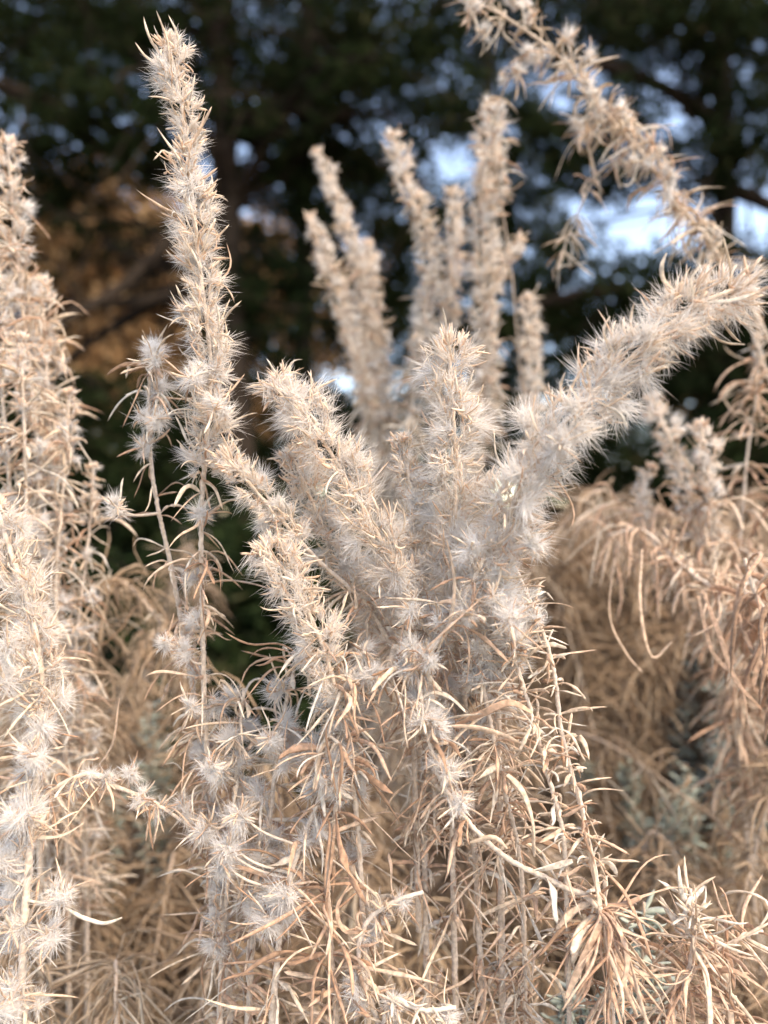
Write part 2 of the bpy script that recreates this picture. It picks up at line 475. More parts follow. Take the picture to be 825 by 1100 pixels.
stalk(cb, [(440, 690, .182), (455, 760, .18), (470, 830, .18), (505, 885, .181), (550, 925, .183), (600, 950, .185), (645, 985, .186), (660, 1120, .20)], 24,
      [dict(kind="tufts", a=.05, b=.34, every=6, size=(5, 7)), dict(kind="leaves", a=0, b=.35, every=2.6, length=(6, 16)), dict(kind="leaves", a=.45, b=.9, every=6, length=(12, 26), cluster=2, width=(.5, .8), blade=.6)], r=(.5, .8))
stalk(cb, [(520, 600, .178), (500, 640, .178), (470, 690, .18), (430, 720, .184), (380, 735, .188)], 25,
      [dict(kind="tufts", a=0, b=1, every=6, size=(5, 7.5)), dict(kind="leaves", a=0, b=1, every=2.5, length=(6, 22), tint=(.4, .25))])
for k, (x, y, Y, sz) in enumerate([(548, 668, .172, 7.5), (505, 655, .176, 8), (530, 640, .175, 7), (600, 478, .166, 8.5), (455, 770, .178, 7.5), (310, 965, .186, 9), (290, 985, .186, 8), (350, 835, .185, 8), (370, 815, .186, 6.5),
                                   (570, 590, .173, 7), (505, 590, .177, 7.5), (440, 655, .184, 6.5), (445, 700, .182, 6.5)]):
    lone_tuft(cb, x, y, Y, sz, 300 + k)

rt = np.random.default_rng(77)
for k in range(22):
    x = rt.uniform(240, 420); y = rt.uniform(690, 980)
    lone_tuft(cb, x + (y - 700) * -.12, y, rt.uniform(.186, .205), rt.uniform(5.5, 8), 700 + k)
# ================================================================== 2. tall spike on the left
tl = thing("winterfat_stalk", "tallest sharp woolly stalk, rising left of the hub nearly to the top", "dry stalk", P(250, 1500, 0.23))
stalk(tl, [(180, 42, .196), (196, 120, .196), (206, 210, .196), (216, 300, .196), (226, 390, .197), (222, 470, .2), (216, 560, .204), (218, 680, .207), (222, 800, .21), (240, 960, .214), (250, 1150, .218)], 31,
      [dict(SP, a=0, b=.10, rad=6.4, whisk=1.5, wlen=1.25), dict(SP, a=.1, b=.40, rad=7.2, whisk=1.6, wlen=1.4), dict(kind="tufts", a=.42, b=.8, every=14, size=(5, 7)), dict(kind="leaves", a=.4, b=1, every=3, length=(7, 22), tint=(.42, .25))])
stalk(tl, [(163, 372, .212), (160, 430, .212), (165, 520, .212), (190, 640, .214), (215, 800, .216), (230, 1000, .218)], 32,
      [dict(kind="tufts", a=0, b=.2, every=7, size=(5, 7.5)), dict(kind="leaves", a=.0, b=1, every=4, length=(7, 22), tint=(.45, .25)), dict(kind="tufts", a=.4, b=.9, every=18, size=(5, 6))], tint=.5)
for k, (x, y, Y, sz) in enumerate([(165, 385, .205, 7.5), (165, 450, .203, 6.5), (126, 545, .203, 6), (205, 405, .19, 7), (230, 440, .19, 7.5), (175, 690, .205, 5.5), (205, 760, .2, 5), (200, 700, .205, 6)]):
    lone_tuft(tl, x, y, Y, sz, 340 + k)

# ================================================================== 3. front left edge
fl = thing("winterfat_stalk", "sharp pale stalk with starry white tufts along the lower left edge", "dry stalk", P(0, 1500, 0.2))
stalk(fl, [(-6, 540, .192), (14, 600, .19), (36, 670, .188), (46, 740, .187), (42, 800, .186), (34, 880, .185), (28, 960, .184), (24, 1040, .184), (18, 1130, .185)], 41,
      [dict(SP, a=0, b=.42, rad=7.2, whisk=1.4, dens=.8), dict(kind="tufts", a=.36, b=1, every=6.5, size=(6, 8.5)), dict(kind="leaves", a=.3, b=1, every=3.2, length=(6, 17), tint=(.68, .2), droop=.3)], r=(.6, 1.0), tint=.8)
stalk(fl, [(205, 888, .202), (165, 862, .202), (125, 845, .2), (90, 832, .198), (40, 870, .196), (30, 960, .19)], 42,
      [dict(kind="tufts", a=0.05, b=.6, every=5, size=(4.5, 6.5)), dict(kind="leaves", a=0, b=.7, every=4, length=(7, 22), tint=(.3, .2))])
for k, (x, y, Y, sz) in enumerate([(30, 875, .18, 9.5), (65, 960, .181, 7), (50, 1005, .181, 7), (12, 1075, .178, 10), (10, 735, .18, 8), (35, 810, .18, 7.5), (0, 925, .18, 7), (8, 700, .182, 7)]):
    lone_tuft(fl, x, y, Y, sz, 360 + k)

# ================================================================== 4. blurred bush at the upper left edge
ul = thing("winterfat_shrub", "softly blurred tan bush filling the upper left edge behind the tall stalk", "shrub", P(-20, 1300, 0.3))
for k, (a, b, c) in enumerate([((8, 150, .262), (20, 300, .262), (40, 480, .265)), ((-25, 180, .25), (-10, 320, .25), (10, 520, .25)), ((45, 300, .275), (50, 400, .27), (60, 560, .27)),
                               ((75, 420, .25), (70, 500, .25), (60, 640, .25)), ((22, 360, .24), (26, 450, .24), (30, 600, .24)), ((100, 500, .262), (96, 570, .262), (80, 720, .262))]):
    stalk(ul, [a, b, c, (c[0] + 10, 800, c[2] + .01), (c[0] + 15, 1150, c[2] + .02)], 50 + k,
          [dict(SP, a=0, b=.22 if k < 3 else .1, rad=6.5 if k < 3 else 4.5, dens=.7, woolly=.8, tint=.5), dict(kind='tufts', a=.12, b=.6, every=11, size=(4.5, 6.5), off=5), dict(kind="leaves", a=0.05, b=.75, every=2.5, length=(8, 24), width=(.32, .55), tint=(.6, .22), droop=1.0)])

# ================================================================== 5. blurred cluster behind the centre
rc = thing("winterfat_shrub", "blurred group of slim upright stalks standing before the dark trunks", "shrub", P(430, 1100, 0.42))
for k, (pts, rd, ln) in enumerate([
        ([(340, 162, .38), (362, 215, .38), (385, 290, .38), (398, 380, .385), (405, 480, .39)], 5.6, .34),
        ([(333, 232, .37), (352, 285, .37), (372, 350, .375), (395, 430, .38), (410, 500, .39)], 6.2, .34),
        ([(420, 145, .35), (438, 200, .35), (462, 262, .355), (455, 350, .36), (440, 480, .37)], 6.6, .34),
        ([(527, 112, .34), (522, 190, .34), (518, 270, .345), (520, 350, .35), (515, 470, .36)], 8.0, .45),
        ([(486, 205, .37), (488, 270, .37), (480, 340, .37), (470, 420, .38), (460, 500, .38)], 6.2, .30),
        ([(568, 318, .36), (570, 370, .36), (571, 430, .36), (572, 480, .36), (560, 560, .37)], 6.6, .46),
        ([(395, 260, .39), (402, 320, .39), (410, 400, .39), (418, 500, .39)], 5.5, .34),
        ([(560, 255, .35), (540, 285, .35), (525, 330, .35), (520, 400, .355)], 5.0, .25),
        ([(368, 300, .4), (380, 360, .4), (395, 440, .4), (410, 520, .4)], 5.0, .30)]):
    stalk(rc, pts + [(430 + (pts[-1][0] - 430) * .5, 720, .4), (430, 1050, .42)], 70 + k,
          [dict(SP, a=0, b=ln * .75, rad=rd * 1.05, dens=.75, tint=.6), dict(kind='leaves', a=.05, b=ln, every=4, length=(8, 16), width=(.35, .5), tint=(.6, .2), droop=.3), dict(kind="tufts", a=ln * .7, b=ln * .95, every=9, size=(5, 7)), dict(kind="leaves", a=ln * .6, b=.8, every=2.2, length=(8, 26), width=(.35, .6), tint=(.72, .2), droop=1.5)], tint=.85)

# ================================================================== 6. arching branch at the top right
ar = thing("winterfat_shrub", "blurred leaning stem with curled tan leaves arching across the sky gaps upper right", "shrub", P(1000, 1250, 0.36))
stalk(ar, [(498, -5, .285), (545, 20, .285), (600, 60, .288), (640, 110, .29), (690, 165, .295), (735, 225, .3), (775, 280, .3), (850, 420, .31), (930, 700, .33), (980, 1150, .35)], 91,
      [dict(kind="tufts", a=0, b=.18, every=5, size=(5, 7.5), off=8), dict(kind="tufts", a=.17, b=.26, every=7, size=(4, 6), off=6),
       dict(kind="leaves", a=.0, b=.26, every=2.6, length=(8, 24), width=(.3, .5), tint=(.7, .2), droop=.7, curl=1.2, wob=.8), dict(kind="leaves", a=.26, b=.6, every=7, length=(10, 24), tint=(.6, .2))], r=(.5, 1.0))
stalk(ar, [(560, 70, .29), (540, 100, .3), (530, 160, .32), (548, 280, .35), (562, 420, .37), (590, 600, .38), (640, 800, .38), (700, 1150, .38)], 92,
      [dict(kind="tufts", a=0, b=.12, every=7, size=(4, 6)), dict(kind="leaves", a=0, b=.12, every=4, length=(8, 16))], r=(.3, .8))
stalk(ar, [(620, 150, .3), (665, 125, .298), (700, 150, .296), (718, 210, .296), (760, 260, .3), (830, 420, .31), (930, 800, .33)], 93,
      [dict(kind="leaves", a=0, b=.35, every=2.4, length=(8, 24), width=(.3, .5), tint=(.65, .2), droop=1.2, curl=1.2, wob=.8), dict(kind="tufts", a=0, b=.22, every=6, size=(5, 7), off=5)], r=(.4, .8))
stalk(ar, [(600, 290, .31), (612, 250, .31), (640, 190, .305), (675, 165, .3)], 94,
      [dict(kind="leaves", a=0, b=1, every=4, length=(8, 18), width=(.3, .5), tint=(.6, .2), droop=1.3)], r=(.3, .4))

# ================================================================== 7. right edge sprigs
rm = thing("winterfat_shrub", "blurred woolly spikes behind the diagonal spike at the right edge", "shrub", P(840, 1200, 0.33))
for k, (pts, rd, ln) in enumerate([([(700, 425, .30), (712, 455, .30), (728, 500, .30), (745, 560, .3)], 6.5, .2), ([(752, 455, .29), (760, 490, .29), (762, 530, .29), (765, 580, .3)], 6.5, .18),
                                   ([(812, 330, .31), (815, 370, .31), (812, 430, .31), (800, 520, .31)], 3.0, .1), ([(700, 500, .31), (690, 530, .31), (700, 580, .31)], 5, .12)]):
    stalk(rm, pts + [(790, 760, .31), (830, 1150, .33)], 110 + k,
          [dict(SP, a=0, b=ln, rad=rd, dens=.75, tint=.5), dict(kind="leaves", a=ln * .6, b=.6, every=3.2, length=(10, 28), width=(.4, .6), tint=(.4, .2), droop=1.3)])

rs = thing("winterfat_shrub", "dry bush with long salmon leaves hanging from a bent stem, middle right", "shrub", P(1000, 1300, 0.27))
stalk(rs, [(655, 575, .30), (690, 570, .29), (725, 600, .28), (760, 628, .265), (800, 645, .255), (860, 690, .25), (950, 900, .25), (990, 1250, .27)], 121,
      [dict(kind="leaves", a=0, b=.33, every=2.2, length=(12, 42), width=(.35, .6), tint=(.42, .25), droop=2.2, curl=.7, wob=.6), dict(kind="leaves", a=.05, b=.25, every=5, length=(8, 16), width=(.5, .8), tint=(.5, .2), droop=-.6)], r=(.6, 1.2))
stalk(rs, [(640, 560, .33), (700, 545, .32), (760, 575, .31), (820, 610, .30), (900, 750, .29), (980, 1250, .28)], 122,
      [dict(kind="leaves", a=0, b=.5, every=2.0, length=(14, 46), width=(.35, .6), tint=(.42, .25), droop=2.2, curl=.7, wob=.6)], r=(.5, 1.0))
stalk(rs, [(800, 600, .235), (815, 645, .232), (850, 700, .232), (930, 900, .24)], 123,
      [dict(kind="leaves", a=0, b=.6, every=3.0, length=(20, 34), width=(.7, 1.0), tint=(.15, .15), droop=2.6, curl=.3)], r=(.6, 1.2))

# ================================================================== 8. lower right sprig
lr = thing("winterfat_stalk", "drooping sprig with curled peach leaves and a pale rosette, lower right corner", "dry stalk", P(660, 1500, 0.2))
stalk(lr, [(742, 955, .19), (745, 1000, .19), (735, 1060, .192), (700, 1150, .198)], 131,
      [dict(kind="leaves", a=0, b=.25, every=.7, length=(5, 15), width=(.3, .5), tint=(.75, .15), droop=-.3), dict(kind="leaves", a=.2, b=1, every=1.4, length=(10, 26), tint=(.38, .2), droop=1)], r=(.4, .7))
stalk(lr, [(645, 975, .184), (650, 1010, .186), (655, 1060, .19), (660, 1150, .195)], 132,
      [dict(kind="leaves", a=0, b=.12, every=.4, length=(12, 32), width=(.3, .5), tint=(.25, .2), droop=.9, blade=.2, outw=1.5, cluster=2), dict(kind="leaves", a=0, b=1, every=1.4, length=(12, 30), tint=(.35, .2))], r=(.5, .8))
stalk(lr, [(820, 1000, .196), (790, 1010, .196), (750, 1040, .196), (715, 1100, .2), (690, 1180, .2)], 133,
      [dict(kind="leaves", a=0, b=1, every=1.5, length=(10, 28), width=(.35, .6), tint=(.35, .2), droop=.8)], r=(.4, .7))
stalk(lr, [(790, 1070, .2), (780, 1110, .2), (760, 1180, .2)], 134,
      [dict(kind="leaves", a=0, b=1, every=1.2, length=(10, 26), width=(.35, .6), tint=(.4, .2), droop=.9)], r=(.4, .7))

# ================================================================== 9. bottom centre sprig
bc = thing("winterfat_stalk", "sharp pale sprig of small tufts rising at the bottom edge below the hub", "dry stalk", P(430, 1500, 0.19))
stalk(bc, [(455, 958, .186), (425, 968, .186), (395, 990, .187), (385, 1030, .187), (400, 1080, .188), (420, 1140, .19)], 141,
      [dict(kind="tufts", a=0, b=.9, every=7.5, size=(4.5, 6.5)), dict(kind="leaves", a=0, b=1, every=2.4, length=(5, 15), tint=(.6, .2), droop=.4)], r=(.5, .8), tint=.9)
stalk(bc, [(490, 1082, .184), (455, 1085, .184), (420, 1075, .186), (410, 1120, .188)], 142,
      [dict(kind="tufts", a=0, b=.8, every=8, size=(4.5, 6)), dict(kind="leaves", a=0, b=1, every=2.4, length=(5, 14), tint=(.6, .2), droop=.2)], r=(.5, .8), tint=.9)
stalk(bc, [(372, 780, .192), (362, 860, .19), (352, 940, .189), (356, 1020, .19), (365, 1130, .192)], 143,
      [dict(kind="leaves", a=0, b=1, every=3.2, length=(12, 34), width=(.4, .7), tint=(.18, .15), droop=.7)], r=(.6, .8), tint=.2)


def blade_leaf(plant, pts, wid, tint, seed, flat=.3):
    rng = np.random.default_rng(seed)
    path, s = spline([P(*p) for p in pts], 1.2 * MM)
    n = len(path); t = np.linspace(0, 1, n)
    rad = wid * MM * (.22 + .78 * np.sin(np.pi * np.clip(t * .93 + .05, 0, 1)) ** .6)
    tan = nrm(np.gradient(path, axis=0))
    tw = rng.uniform(0, 3.1) + t * rng.uniform(-1.6, 1.6)
    u0 = nrm(np.cross(tan, [0.1, 1, .1])); w0 = np.cross(tan, u0)
    u = u0 * np.cos(tw)[:, None] + w0 * np.sin(tw)[:, None]; w_ = np.cross(tan, u)
    a = np.arange(8) * np.pi / 4
    cx, cy_ = np.cos(a), np.sin(a) * flat + .28 * np.cos(a) ** 2      # rolled margins
    V = (path[:, None] + u[:, None] * (rad[:, None] * cx)[..., None] + w_[:, None] * (rad[:, None] * cy_)[..., None]).reshape(-1, 3)
    V += rng.normal(size=V.shape) * .035 * MM
    k = np.arange(n - 1)[:, None]; q = np.arange(8)[None]; q2 = (q + 1) % 8
    F = np.stack([k * 8 + q, k * 8 + q2, (k + 1) * 8 + q2, (k + 1) * 8 + q], -1).reshape(-1, 4)
    b = Buf(); b.add(V, F, 0, np.full(len(V), tint))
    b.build("broad_leaf", [M_LEAF], plant, origin=path[0])


for k, (pl, pts, wd, tn) in enumerate([
    (cb, [(490, 778, .184), (520, 765, .18), (548, 755, .178), (572, 766, .177)], 1.1, .12), (cb, [(545, 832, .182), (562, 850, .18), (572, 880, .179), (574, 920, .178)], 1.3, .5),
    (cb, [(632, 900, .184), (637, 930, .182), (642, 960, .182), (646, 990, .183)], 1.4, .55), (lr, [(650, 985, .184), (636, 1010, .181), (622, 1040, .179), (608, 1072, .178)], 1.1, .25),
    (cb, [(615, 925, .184), (595, 930, .182), (572, 935, .181)], 1.1, .75), (lr, [(652, 980, .184), (680, 1020, .181), (712, 1056, .18), (742, 1045, .181), (748, 1000, .183)], .6, .4),
    (lr, [(655, 985, .184), (662, 1020, .182), (672, 1060, .181), (685, 1092, .181)], .8, .3), (lr, [(650, 935, .186), (672, 960, .184), (690, 1000, .183), (700, 1030, .182)], .8, .1),
    (cb, [(482, 846, .182), (470, 855, .181), (460, 868, .18), (452, 880, .18)], .9, .3), (cb, [(362, 870, .19), (357, 920, .188), (352, 980, .187), (375, 1030, .186)], 1.0, .12),
    (cb, [(385, 865, .188), (415, 895, .187), (438, 918, .186), (457, 932, .186)], .45, .4), (fl, [(70, 975, .184), (90, 986, .182), (112, 992, .181), (131, 986, .181)], .6, .75),
    (rs, [(755, 635, .245), (772, 680, .236), (790, 730, .232), (818, 762, .23)], 1.3, .12), (rs, [(790, 640, .242), (800, 680, .236), (815, 710, .232), (835, 740, .23)], 1.3, .15),
    (rs, [(750, 640, .245), (765, 700, .24), (795, 735, .238), (805, 790, .235)], 1.2, .2), (rs, [(690, 590, .25), (688, 650, .246), (700, 705, .244), (722, 690, .242)], 1.0, .3),
    (rs, [(660, 600, .258), (655, 660, .254), (672, 700, .25), (690, 722, .248)], 1.0, .3), (cb, [(470, 700, .18), (485, 660, .176), (488, 620, .174), (480, 580, .172)], .5, .4),
    (cb, [(430, 740, .184), (455, 700, .176), (475, 680, .174), (520, 640, .172)], .6, .25), (cb, [(385, 805, .188), (440, 792, .184), (480, 772, .181), (525, 766, .18)], .5, .6),
    (cb, [(560, 800, .182), (540, 790, .18), (510, 782, .178), (480, 780, .178)], .9, .35), (tl, [(100, 830, .212), (120, 800, .21), (128, 750, .21)], .8, .3),
    (cb, [(722, 310, .168), (712, 300, .166), (711, 285, .165), (716, 272, .165)], .55, .6), (cb, [(745, 318, .166), (742, 300, .164), (752, 285, .164), (748, 280, .164)], .5, .7),
    (cb, [(760, 325, .166), (790, 322, .163), (820, 312, .162)], .5, .75), (cb, [(750, 345, .166), (775, 366, .164), (800, 370, .163)], .55, .7), (cb, [(655, 380, .168), (648, 355, .166), (655, 340, .166)], .5, .6),
    (bc, [(395, 1000, .187), (370, 1000, .184), (362, 975, .184), (375, 950, .184)], .6, .2), (cb, [(505, 905, .182), (530, 900, .18), (545, 912, .18)], .8, .45)]):
    blade_leaf(pl, pts, wd * (.62 if pl is rs else .85), tn + (.15 if pl is rs else .1), 600 + k)


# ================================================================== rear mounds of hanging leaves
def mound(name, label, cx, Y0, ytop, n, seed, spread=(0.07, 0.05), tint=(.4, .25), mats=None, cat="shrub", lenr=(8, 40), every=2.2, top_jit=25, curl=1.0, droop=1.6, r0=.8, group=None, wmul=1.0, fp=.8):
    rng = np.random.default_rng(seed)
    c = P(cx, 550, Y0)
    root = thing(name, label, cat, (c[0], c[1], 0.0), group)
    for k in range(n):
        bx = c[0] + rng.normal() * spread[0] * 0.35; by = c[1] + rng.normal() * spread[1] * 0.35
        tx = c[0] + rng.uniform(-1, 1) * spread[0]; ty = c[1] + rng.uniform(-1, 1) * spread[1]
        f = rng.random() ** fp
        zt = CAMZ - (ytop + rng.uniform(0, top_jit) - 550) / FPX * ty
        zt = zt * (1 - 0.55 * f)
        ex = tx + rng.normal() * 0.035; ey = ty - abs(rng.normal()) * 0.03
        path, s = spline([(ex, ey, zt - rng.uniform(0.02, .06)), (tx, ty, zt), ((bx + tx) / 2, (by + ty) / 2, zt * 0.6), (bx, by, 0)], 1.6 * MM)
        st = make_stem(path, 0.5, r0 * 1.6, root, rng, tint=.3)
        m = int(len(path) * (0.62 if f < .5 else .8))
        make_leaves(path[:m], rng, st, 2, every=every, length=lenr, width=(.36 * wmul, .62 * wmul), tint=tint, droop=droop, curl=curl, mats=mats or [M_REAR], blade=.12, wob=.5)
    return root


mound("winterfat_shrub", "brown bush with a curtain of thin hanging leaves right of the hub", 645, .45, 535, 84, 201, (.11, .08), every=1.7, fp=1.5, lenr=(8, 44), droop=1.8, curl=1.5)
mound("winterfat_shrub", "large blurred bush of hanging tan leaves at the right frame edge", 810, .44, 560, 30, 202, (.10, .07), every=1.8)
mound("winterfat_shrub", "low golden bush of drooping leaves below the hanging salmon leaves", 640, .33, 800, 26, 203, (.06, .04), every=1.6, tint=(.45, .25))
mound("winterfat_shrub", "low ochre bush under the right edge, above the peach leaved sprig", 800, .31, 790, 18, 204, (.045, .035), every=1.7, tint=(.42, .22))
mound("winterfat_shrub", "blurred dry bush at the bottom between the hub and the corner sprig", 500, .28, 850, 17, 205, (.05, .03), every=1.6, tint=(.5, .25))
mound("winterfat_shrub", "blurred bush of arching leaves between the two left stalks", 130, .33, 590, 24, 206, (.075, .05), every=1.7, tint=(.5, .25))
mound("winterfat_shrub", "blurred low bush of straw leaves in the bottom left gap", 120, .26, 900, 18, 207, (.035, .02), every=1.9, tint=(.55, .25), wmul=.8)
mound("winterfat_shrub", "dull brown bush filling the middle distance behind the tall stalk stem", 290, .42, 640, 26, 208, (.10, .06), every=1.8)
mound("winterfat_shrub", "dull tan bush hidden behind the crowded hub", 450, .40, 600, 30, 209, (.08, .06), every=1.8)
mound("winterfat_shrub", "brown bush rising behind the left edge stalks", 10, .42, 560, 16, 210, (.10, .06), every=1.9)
for k, (cx, Y0, yt, lab) in enumerate([(700, .37, 850, "silvery green sagebrush tuft glimpsed in the dry leaves below centre right"), (792, .40, 765, "silvery green sagebrush beside the right frame edge"),
                                       (660, .225, 990, "small silvery green sagebrush under the lower right sprig"), (150, .37, 800, "dim grey green sagebrush among the left bushes")]):
    rng = np.random.default_rng(230 + k)
    c = P(cx, yt, Y0)
    root = thing("sagebrush", lab, "shrub", (c[0], c[1], 0))
    for q in range((9, 16, 6, 4)[k]):
        tip = c + rng.normal(size=3) * np.array([.018, .012, .016]) * Y0 / .37 + np.array([0, 0, rng.uniform(-.02, .0)])
        path, s = spline([tip, tip * [1, 1, .8] + rng.normal(size=3) * .003, (c[0], c[1], 0)], 1.6 * MM)
        st = make_stem(path, .4, 1.2, root, rng, tint=.2)
        m = min(len(path), 50)
        make_leaves(path[:m], rng, st, 1, every=1.6, length=(5, 11), width=(.4, .7), tint=(.6, .25), droop=-.2, mats=[M_SAGE], blade=.8, outw=1.2, wob=.1)


# ================================================================== trees
def limb(buf, a, b, r0, r1, rng, sag=0.1, wig=0.05, sides=7, mat=0):
    a = np.asarray(a, float); b = np.asarray(b, float)
    L = np.linalg.norm(b - a)
    m = [a, a + (b - a) * .33 + rng.normal(size=3) * wig * L + [0, 0, sag * L], a + (b - a) * .66 + rng.normal(size=3) * wig * L + [0, 0, sag * L * .8], b]
    p, s = spline(m, max(0.02, L / 14))
    tube(buf, p, np.linspace(r0, r1, len(p)), sides=sides, mat=mat, jitter=.12, tint=rng.random(), rng=rng)
    return p


def needles(buf, centers, n_per, rad, rng, length=(0.025, 0.05), width=0.006, droop=.3, mat=0, squash=.7, sprig=9):
    """leafy twigs: each centre carries twig-like lines of short needles"""
    N = len(centers)
    nt_ = max(1, n_per // sprig)
    c = np.repeat(centers, nt_, 0)
    td = rand_dirs(len(c), rng) * [1, 1, .6] + [0, 0, -.1]
    tp = c + rng.normal(size=c.shape) * rad * np.array([1, 1, squash])
    j = np.repeat(np.arange(len(c)), sprig)
    t = rng.random(len(j))[:, None]
    tl = rng.uniform(0.05, 0.14, len(c))[j][:, None]
    p = tp[j] + nrm(td)[j] * t * tl
    d = nrm(nrm(td)[j] * .8 + rand_dirs(len(j), rng))
    n = len(j)
    strands(buf, p, d, rng.uniform(*length, n), width * rng.uniform(.7, 1.4, n), np.array([[0, 0, -1.0]]).repeat(n, 0), droop, nseg=1, sides=4, flat=.35, prof="hair", mat=mat,
            tint=np.repeat(rng.random(len(c)), sprig) * .8 + rng.random(n) * .2, rng=rng)


def tree(name, label, base, height, r0, limbs, blobs, seed, leafm=None, cat="tree", lean=(0, 0), n_per=260, cmul=2.65, crm=.34, **kw):
    """limbs: (z_start, end point); blobs: (centre, radii, count of clumps, clump radius)"""
    rng = np.random.default_rng(seed)
    base = np.asarray(base, float)
    root = thing(name, label, cat, base)
    top = base + [lean[0], lean[1], height]
    tb = Buf()
    tp = limb(tb, base - [0, 0, .1], top, r0, r0 * .3, rng, 0, .025, 12)
    tb.build("trunk", [M_BARK], root, origin=base)
    for z, e in limbs:
        b = Buf(); k = np.argmin(abs(tp[:, 2] - z))
        lp = limb(b, tp[k], e, r0 * .5, r0 * .2, rng, .06, .05)
        for q in range(7):
            i = rng.integers(3, len(lp))
            limb(b, lp[i], lp[i] + rng.normal(size=3) * .3, r0 * .10, r0 * .03, rng, 0, .1, 5)
        b.build("branch", [M_BARK], root, origin=tp[k])
    cb_ = Buf()
    for c, rr, n, cr in blobs:
        n = int(n * cmul); cr = cr * crm
        cen = np.asarray(c) + rand_dirs(n, rng) * (rng.random(n) ** .4)[:, None] * np.asarray(rr)
        needles(cb_, cen, n_per, cr, rng, **kw)
        for q in cen[::6]:
            k = np.argmin(np.linalg.norm(tp - q, axis=1) + abs(tp[:, 2] - q[2] + .3))
            limb(cb_, tp[k], q, r0 * .12, r0 * .04, rng, .08, .06, 5, mat=1)
    cb_.build("crown", [leafm or M_PINE, M_BARK], root, origin=base)
    return root


def W(px, py, Y):
    return P(px, py, Y)


# main pine with the dark trunk left of centre
tree("pine_tree", "dark blurred pine whose bare trunk stands left of centre behind everything", W(272, 550, 3.0) * [1, 1, 0], 4.4, .075,
     [(1.9, W(-60, 60, 2.9)), (1.7, W(60, 350, 2.6)), (1.5, W(60, 400, 3.0)), (2.3, W(420, 60, 2.6)), (2.0, W(330, 210, 3.2)), (2.6, W(60, 0, 3.4)), (1.9, W(-40, 75, 2.7)), (1.45, W(70, 330, 2.8)), (1.6, W(110, 262, 2.9)), (1.7, W(150, 60, 2.7)), (2.0, W(380, 120, 2.7))],
     [(W(250, 60, 2.9), (.75, .5, .50), 38, .13), (W(60, 0, 3.1), (.55, .45, .33), 16, .12), (W(430, 60, 2.8), (.5, .4, .45), 20, .12), (W(330, 180, 3.1), (.42, .3, .24), 22, .11),
      (W(100, 150, 2.8), (.40, .3, .18), 14, .08), (W(20, 190, 3.0), (.25, .3, .2), 8, .08), (W(95, 250, 3.0), (.35, .3, .28), 5, .07), (W(275, 330, 3.1), (.22, .2, .42), 22, .09)], 401, n_per=130)
tree("pine_tree", "second dark pine trunk close to the right of the main trunk", W(322, 550, 3.6) * [1, 1, 0], 4.6, .06,
     [(2.2, W(460, 200, 3.4)), (2.4, W(200, 150, 3.8))],
     [(W(340, 60, 3.8), (.8, .5, .6), 30, .14), (W(410, 240, 3.8), (.45, .4, .35), 26, .13), (W(380, 330, 3.9), (.35, .3, .3), 15, .12)], 402, n_per=130)
tree("pine_tree", "thin dark sapling trunk left of the main pine trunk", W(240, 550, 4.2) * [1, 1, 0], 4.4, .05,
     [(2.4, W(120, 200, 4.3))], [(W(230, 40, 4.3), (1.0, .5, .6), 26, .15), (W(90, 70, 4.4), (.7, .5, .45), 16, .13)], 403, n_per=130)
tree("juniper_tree", "dark juniper with ragged gaps of sky at the right", W(760, 550, 3.2) * [1, 1, 0], 3.6, .08,
     [(1.4, W(560, 330, 3.1)), (1.9, W(900, 250, 3.0)), (2.2, W(600, 60, 3.1)), (1.2, W(860, 470, 3.0))],
     [(W(740, 30, 3.0), (.55, .4, .26), 22, .12), (W(770, 350, 3.1), (.50, .4, .36), 44, .12), (W(640, 330, 3.2), (.34, .3, .30), 14, .12), (W(800, 480, 3.1), (.35, .3, .22), 24, .11), (W(600, 480, 3.2), (.38, .3, .22), 15, .11),
      (W(780, 170, 3.1), (.24, .3, .25), 12, .09), (W(620, 150, 3.1), (.42, .3, .22), 13, .08), (W(560, 210, 3.1), (.25, .3, .2), 8, .08)], 404, n_per=130)
tree("juniper_tree", "tall distant evergreen between the rear stalks and the sky gap", W(520, 550, 5.0) * [1, 1, 0], 5.0, .09,
     [(2.4, W(600, 260, 5.0)), (3.2, W(450, 160, 5.0))],
     [(W(480, 20, 5.0), (.7, .6, .7), 30, .17), (W(500, 330, 5.0), (1.0, .6, .8), 75, .17), (W(620, 400, 5.1), (.8, .5, .55), 26, .16), (W(620, 0, 5.1), (.8, .6, .45), 24, .16), (W(600, 160, 5.1), (.8, .5, .4), 14, .15), (W(450, 470, 5.1), (.9, .5, .5), 40, .16)], 405, n_per=130, length=(.035, .075), width=.008)
tree("juniper_tree", "far evergreen at the right edge beyond the ragged juniper", W(850, 550, 5.6) * [1, 1, 0], 4.6, .09,
     [(2.4, W(780, 260, 5.6))], [(W(850, 60, 5.6), (.8, .6, .8), 34, .17), (W(800, 420, 5.6), (.9, .6, .6), 26, .17), (W(700, 20, 5.6), (.9, .5, .35), 30, .16)], 406, n_per=130, length=(.035, .075), width=.008)
tree("pine_tree", "dim evergreen far off at the left edge", W(-10, 550, 5.2) * [1, 1, 0], 4.6, .08,
     [(2.4, W(60, 180, 5.2))], [(W(-10, 60, 5.2), (.7, .5, .7), 26, .16), (W(110, 30, 5.2), (.8, .5, .45), 26, .16), (W(20, 430, 5.2), (.6, .5, .35), 20, .15)], 407, n_per=130, length=(.035, .075), width=.008)
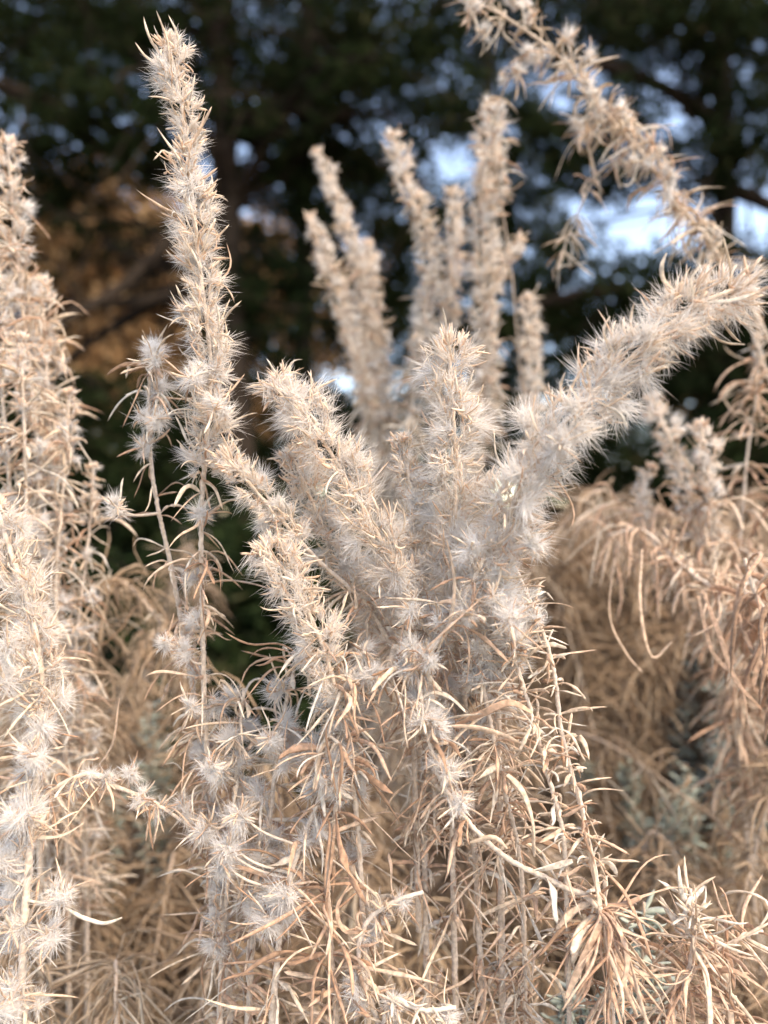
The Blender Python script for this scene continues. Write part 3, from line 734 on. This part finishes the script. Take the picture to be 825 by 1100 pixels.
for k, (cx, Y0, cyp, rx, lab) in enumerate([(110, 2.9, 500, .55, "dark low juniper under the pines at the left"), (420, 3.3, 590, .6, "dark low juniper beneath the two pine trunks"), (640, 3.4, 560, .55, "dark low juniper right of centre under the sky gap"),
                                  (830, 2.8, 540, .55, "dark low juniper at the right edge"), (-60, 4.2, 500, .8, "dark low juniper far out at the left edge"), (330, 5.5, 500, .9, "distant low juniper seen between the trunks"), (720, 5.8, 535, 1.1, "distant low juniper behind the right bushes"), (285, 1.6, 690, .27, "added dark juniper standing in for shade in the gap left of the hub")]):  # last juniper is added to darken bright soil where only shade falls
    b0 = W(cx, 550, Y0) * [1, 1, 0]
    tree("juniper_shrub", lab, b0, .9 if Y0 > 2 else .4, .03 if Y0 > 2 else .015, [], [(W(cx, cyp, Y0), (rx, .4, .36 * Y0 / 3), 70, .12), (b0 + [0, 0, .3], (rx, .4, .3), 50, .13)], 440 + k, cat="shrub", n_per=200, cmul=1.6, crm=.55)
# sunlit autumn oaks in the distance
for k, (cx, Y0, cy, lab) in enumerate([(60, 9.0, 270, "orange brown sunlit oak glimpsed beyond the left branches"), (170, 10.5, 290, "paler orange oak just left of the pine trunks"), (300, 12, 330, "rusty oak seen in slits between the dark trunks"),
                                       (800, 11, 400, "brown oak far behind the right juniper")]):
    tree("oak_tree", lab, W(cx, 550, Y0) * [1, 1, 0], Y0 * .42, .14, [(Y0 * .25, W(cx + 60, cy - 60, Y0))],
         [(W(cx, cy, Y0), (Y0 * .13, 1.0, Y0 * .12), 75, .4), (W(cx, cy + 130, Y0), (Y0 * .12, 1.0, Y0 * .09), 50, .4)], 420 + k, leafm=M_AUT, n_per=420, length=(.05, .09), width=.024, cmul=1.0, crm=.8)

# ================================================================== ground
def ground():
    n = 120
    g = np.linspace(-1, 1, n)
    g = np.sign(g) * np.abs(g) ** 3 * 400
    X, Yy = np.meshgrid(g, g)
    Z = 0.012 * np.sin(X * 3.1 + 1) * np.cos(Yy * 2.3) + .25 * np.sin(X * .07) * np.sin(Yy * .05)
    Z -= Z[n // 2, n // 2]
    Z = np.minimum(Z, .0) - .004
    V = np.stack([X, Yy, Z], -1).reshape(-1, 3)
    i, j = np.meshgrid(np.arange(n - 1), np.arange(n - 1))
    a = (j * n + i).ravel()
    b = Buf(); b.add(V, np.stack([a, a + 1, a + n + 1, a + n], 1))
    m, nt, out = new_mat("dry_soil")
    L = nt.links.new
    tc = nt.nodes.new("ShaderNodeTexCoord")
    n1 = nt.nodes.new("ShaderNodeTexNoise"); n1.inputs["Scale"].default_value = 60; n1.inputs["Detail"].default_value = 8
    L(tc.outputs["Object"], n1.inputs["Vector"])
    rp = ramp_node(nt, [(.3, (.08, .055, .038)), (.55, (.17, .12, .08)), (.75, (.28, .20, .13))])
    L(n1.outputs["Fac"], rp.inputs[0])
    pb = nt.nodes.new("ShaderNodeBsdfPrincipled"); pb.inputs["Roughness"].default_value = .95
    L(rp.outputs[0], pb.inputs["Base Color"])
    bm = nt.nodes.new("ShaderNodeBump"); bm.inputs["Distance"].default_value = .01; L(n1.outputs["Fac"], bm.inputs["Height"]); L(bm.outputs[0], pb.inputs["Normal"])
    L(pb.outputs[0], out.inputs[0])
    o = b.build("ground", [m]); tag(o, "dry brown soil under the bushes", "ground", kind="structure")


ground()

# ================================================================== light
SUN_EL, SUN_AZ = math.radians(54), math.radians(134)     # azimuth clockwise from +Y (camera looks along +Y)
w = bpy.data.worlds.new("World"); scene.world = w; w.use_nodes = True
nt = w.node_tree
bg = nt.nodes["Background"]
sk = nt.nodes.new("ShaderNodeTexSky"); sk.sky_type = "NISHITA"; sk.sun_disc = False
sk.sun_elevation = SUN_EL; sk.sun_rotation = SUN_AZ; sk.altitude = 1800; sk.air_density = 1.0; sk.dust_density = .6; sk.ozone_density = 1.5
nt.links.new(sk.outputs[0], bg.inputs[0]); bg.inputs[1].default_value = .15
sd = bpy.data.lights.new("sun", "SUN"); sd.energy = 1.7; sd.angle = math.radians(35); sd.color = (1, .93, .84)
so = bpy.data.objects.new("sun", sd); COL.objects.link(so)
import mathutils
dirv = mathutils.Vector((math.sin(SUN_AZ) * math.cos(SUN_EL), math.cos(SUN_AZ) * math.cos(SUN_EL), math.sin(SUN_EL)))
so.rotation_euler = dirv.to_track_quat("Z", "Y").to_euler()

# ================================================================== camera
cd = bpy.data.cameras.new("camera"); co = bpy.data.objects.new("camera", cd); COL.objects.link(co)
cd.sensor_fit = "VERTICAL"; cd.sensor_height = 36; cd.sensor_width = 27; cd.lens = 26
cd.clip_start = .005; cd.clip_end = 2000
co.location = (0, 0, CAMZ); co.rotation_euler = (math.radians(90), 0, 0)
cd.dof.use_dof = True; cd.dof.focus_distance = .190; cd.dof.aperture_fstop = 7.6
scene.camera = co
scene.view_settings.view_transform = "Standard"; scene.view_settings.look = "None"; scene.view_settings.gamma = 1
scene.view_settings.exposure = 2.08
scene.view_settings.use_white_balance = True; scene.view_settings.white_balance_temperature = 8600; scene.view_settings.white_balance_tint = 14
cy = scene.cycles
cy.max_bounces = 10; cy.diffuse_bounces = 8; cy.transparent_max_bounces = 8; cy.sample_clamp_indirect = 8
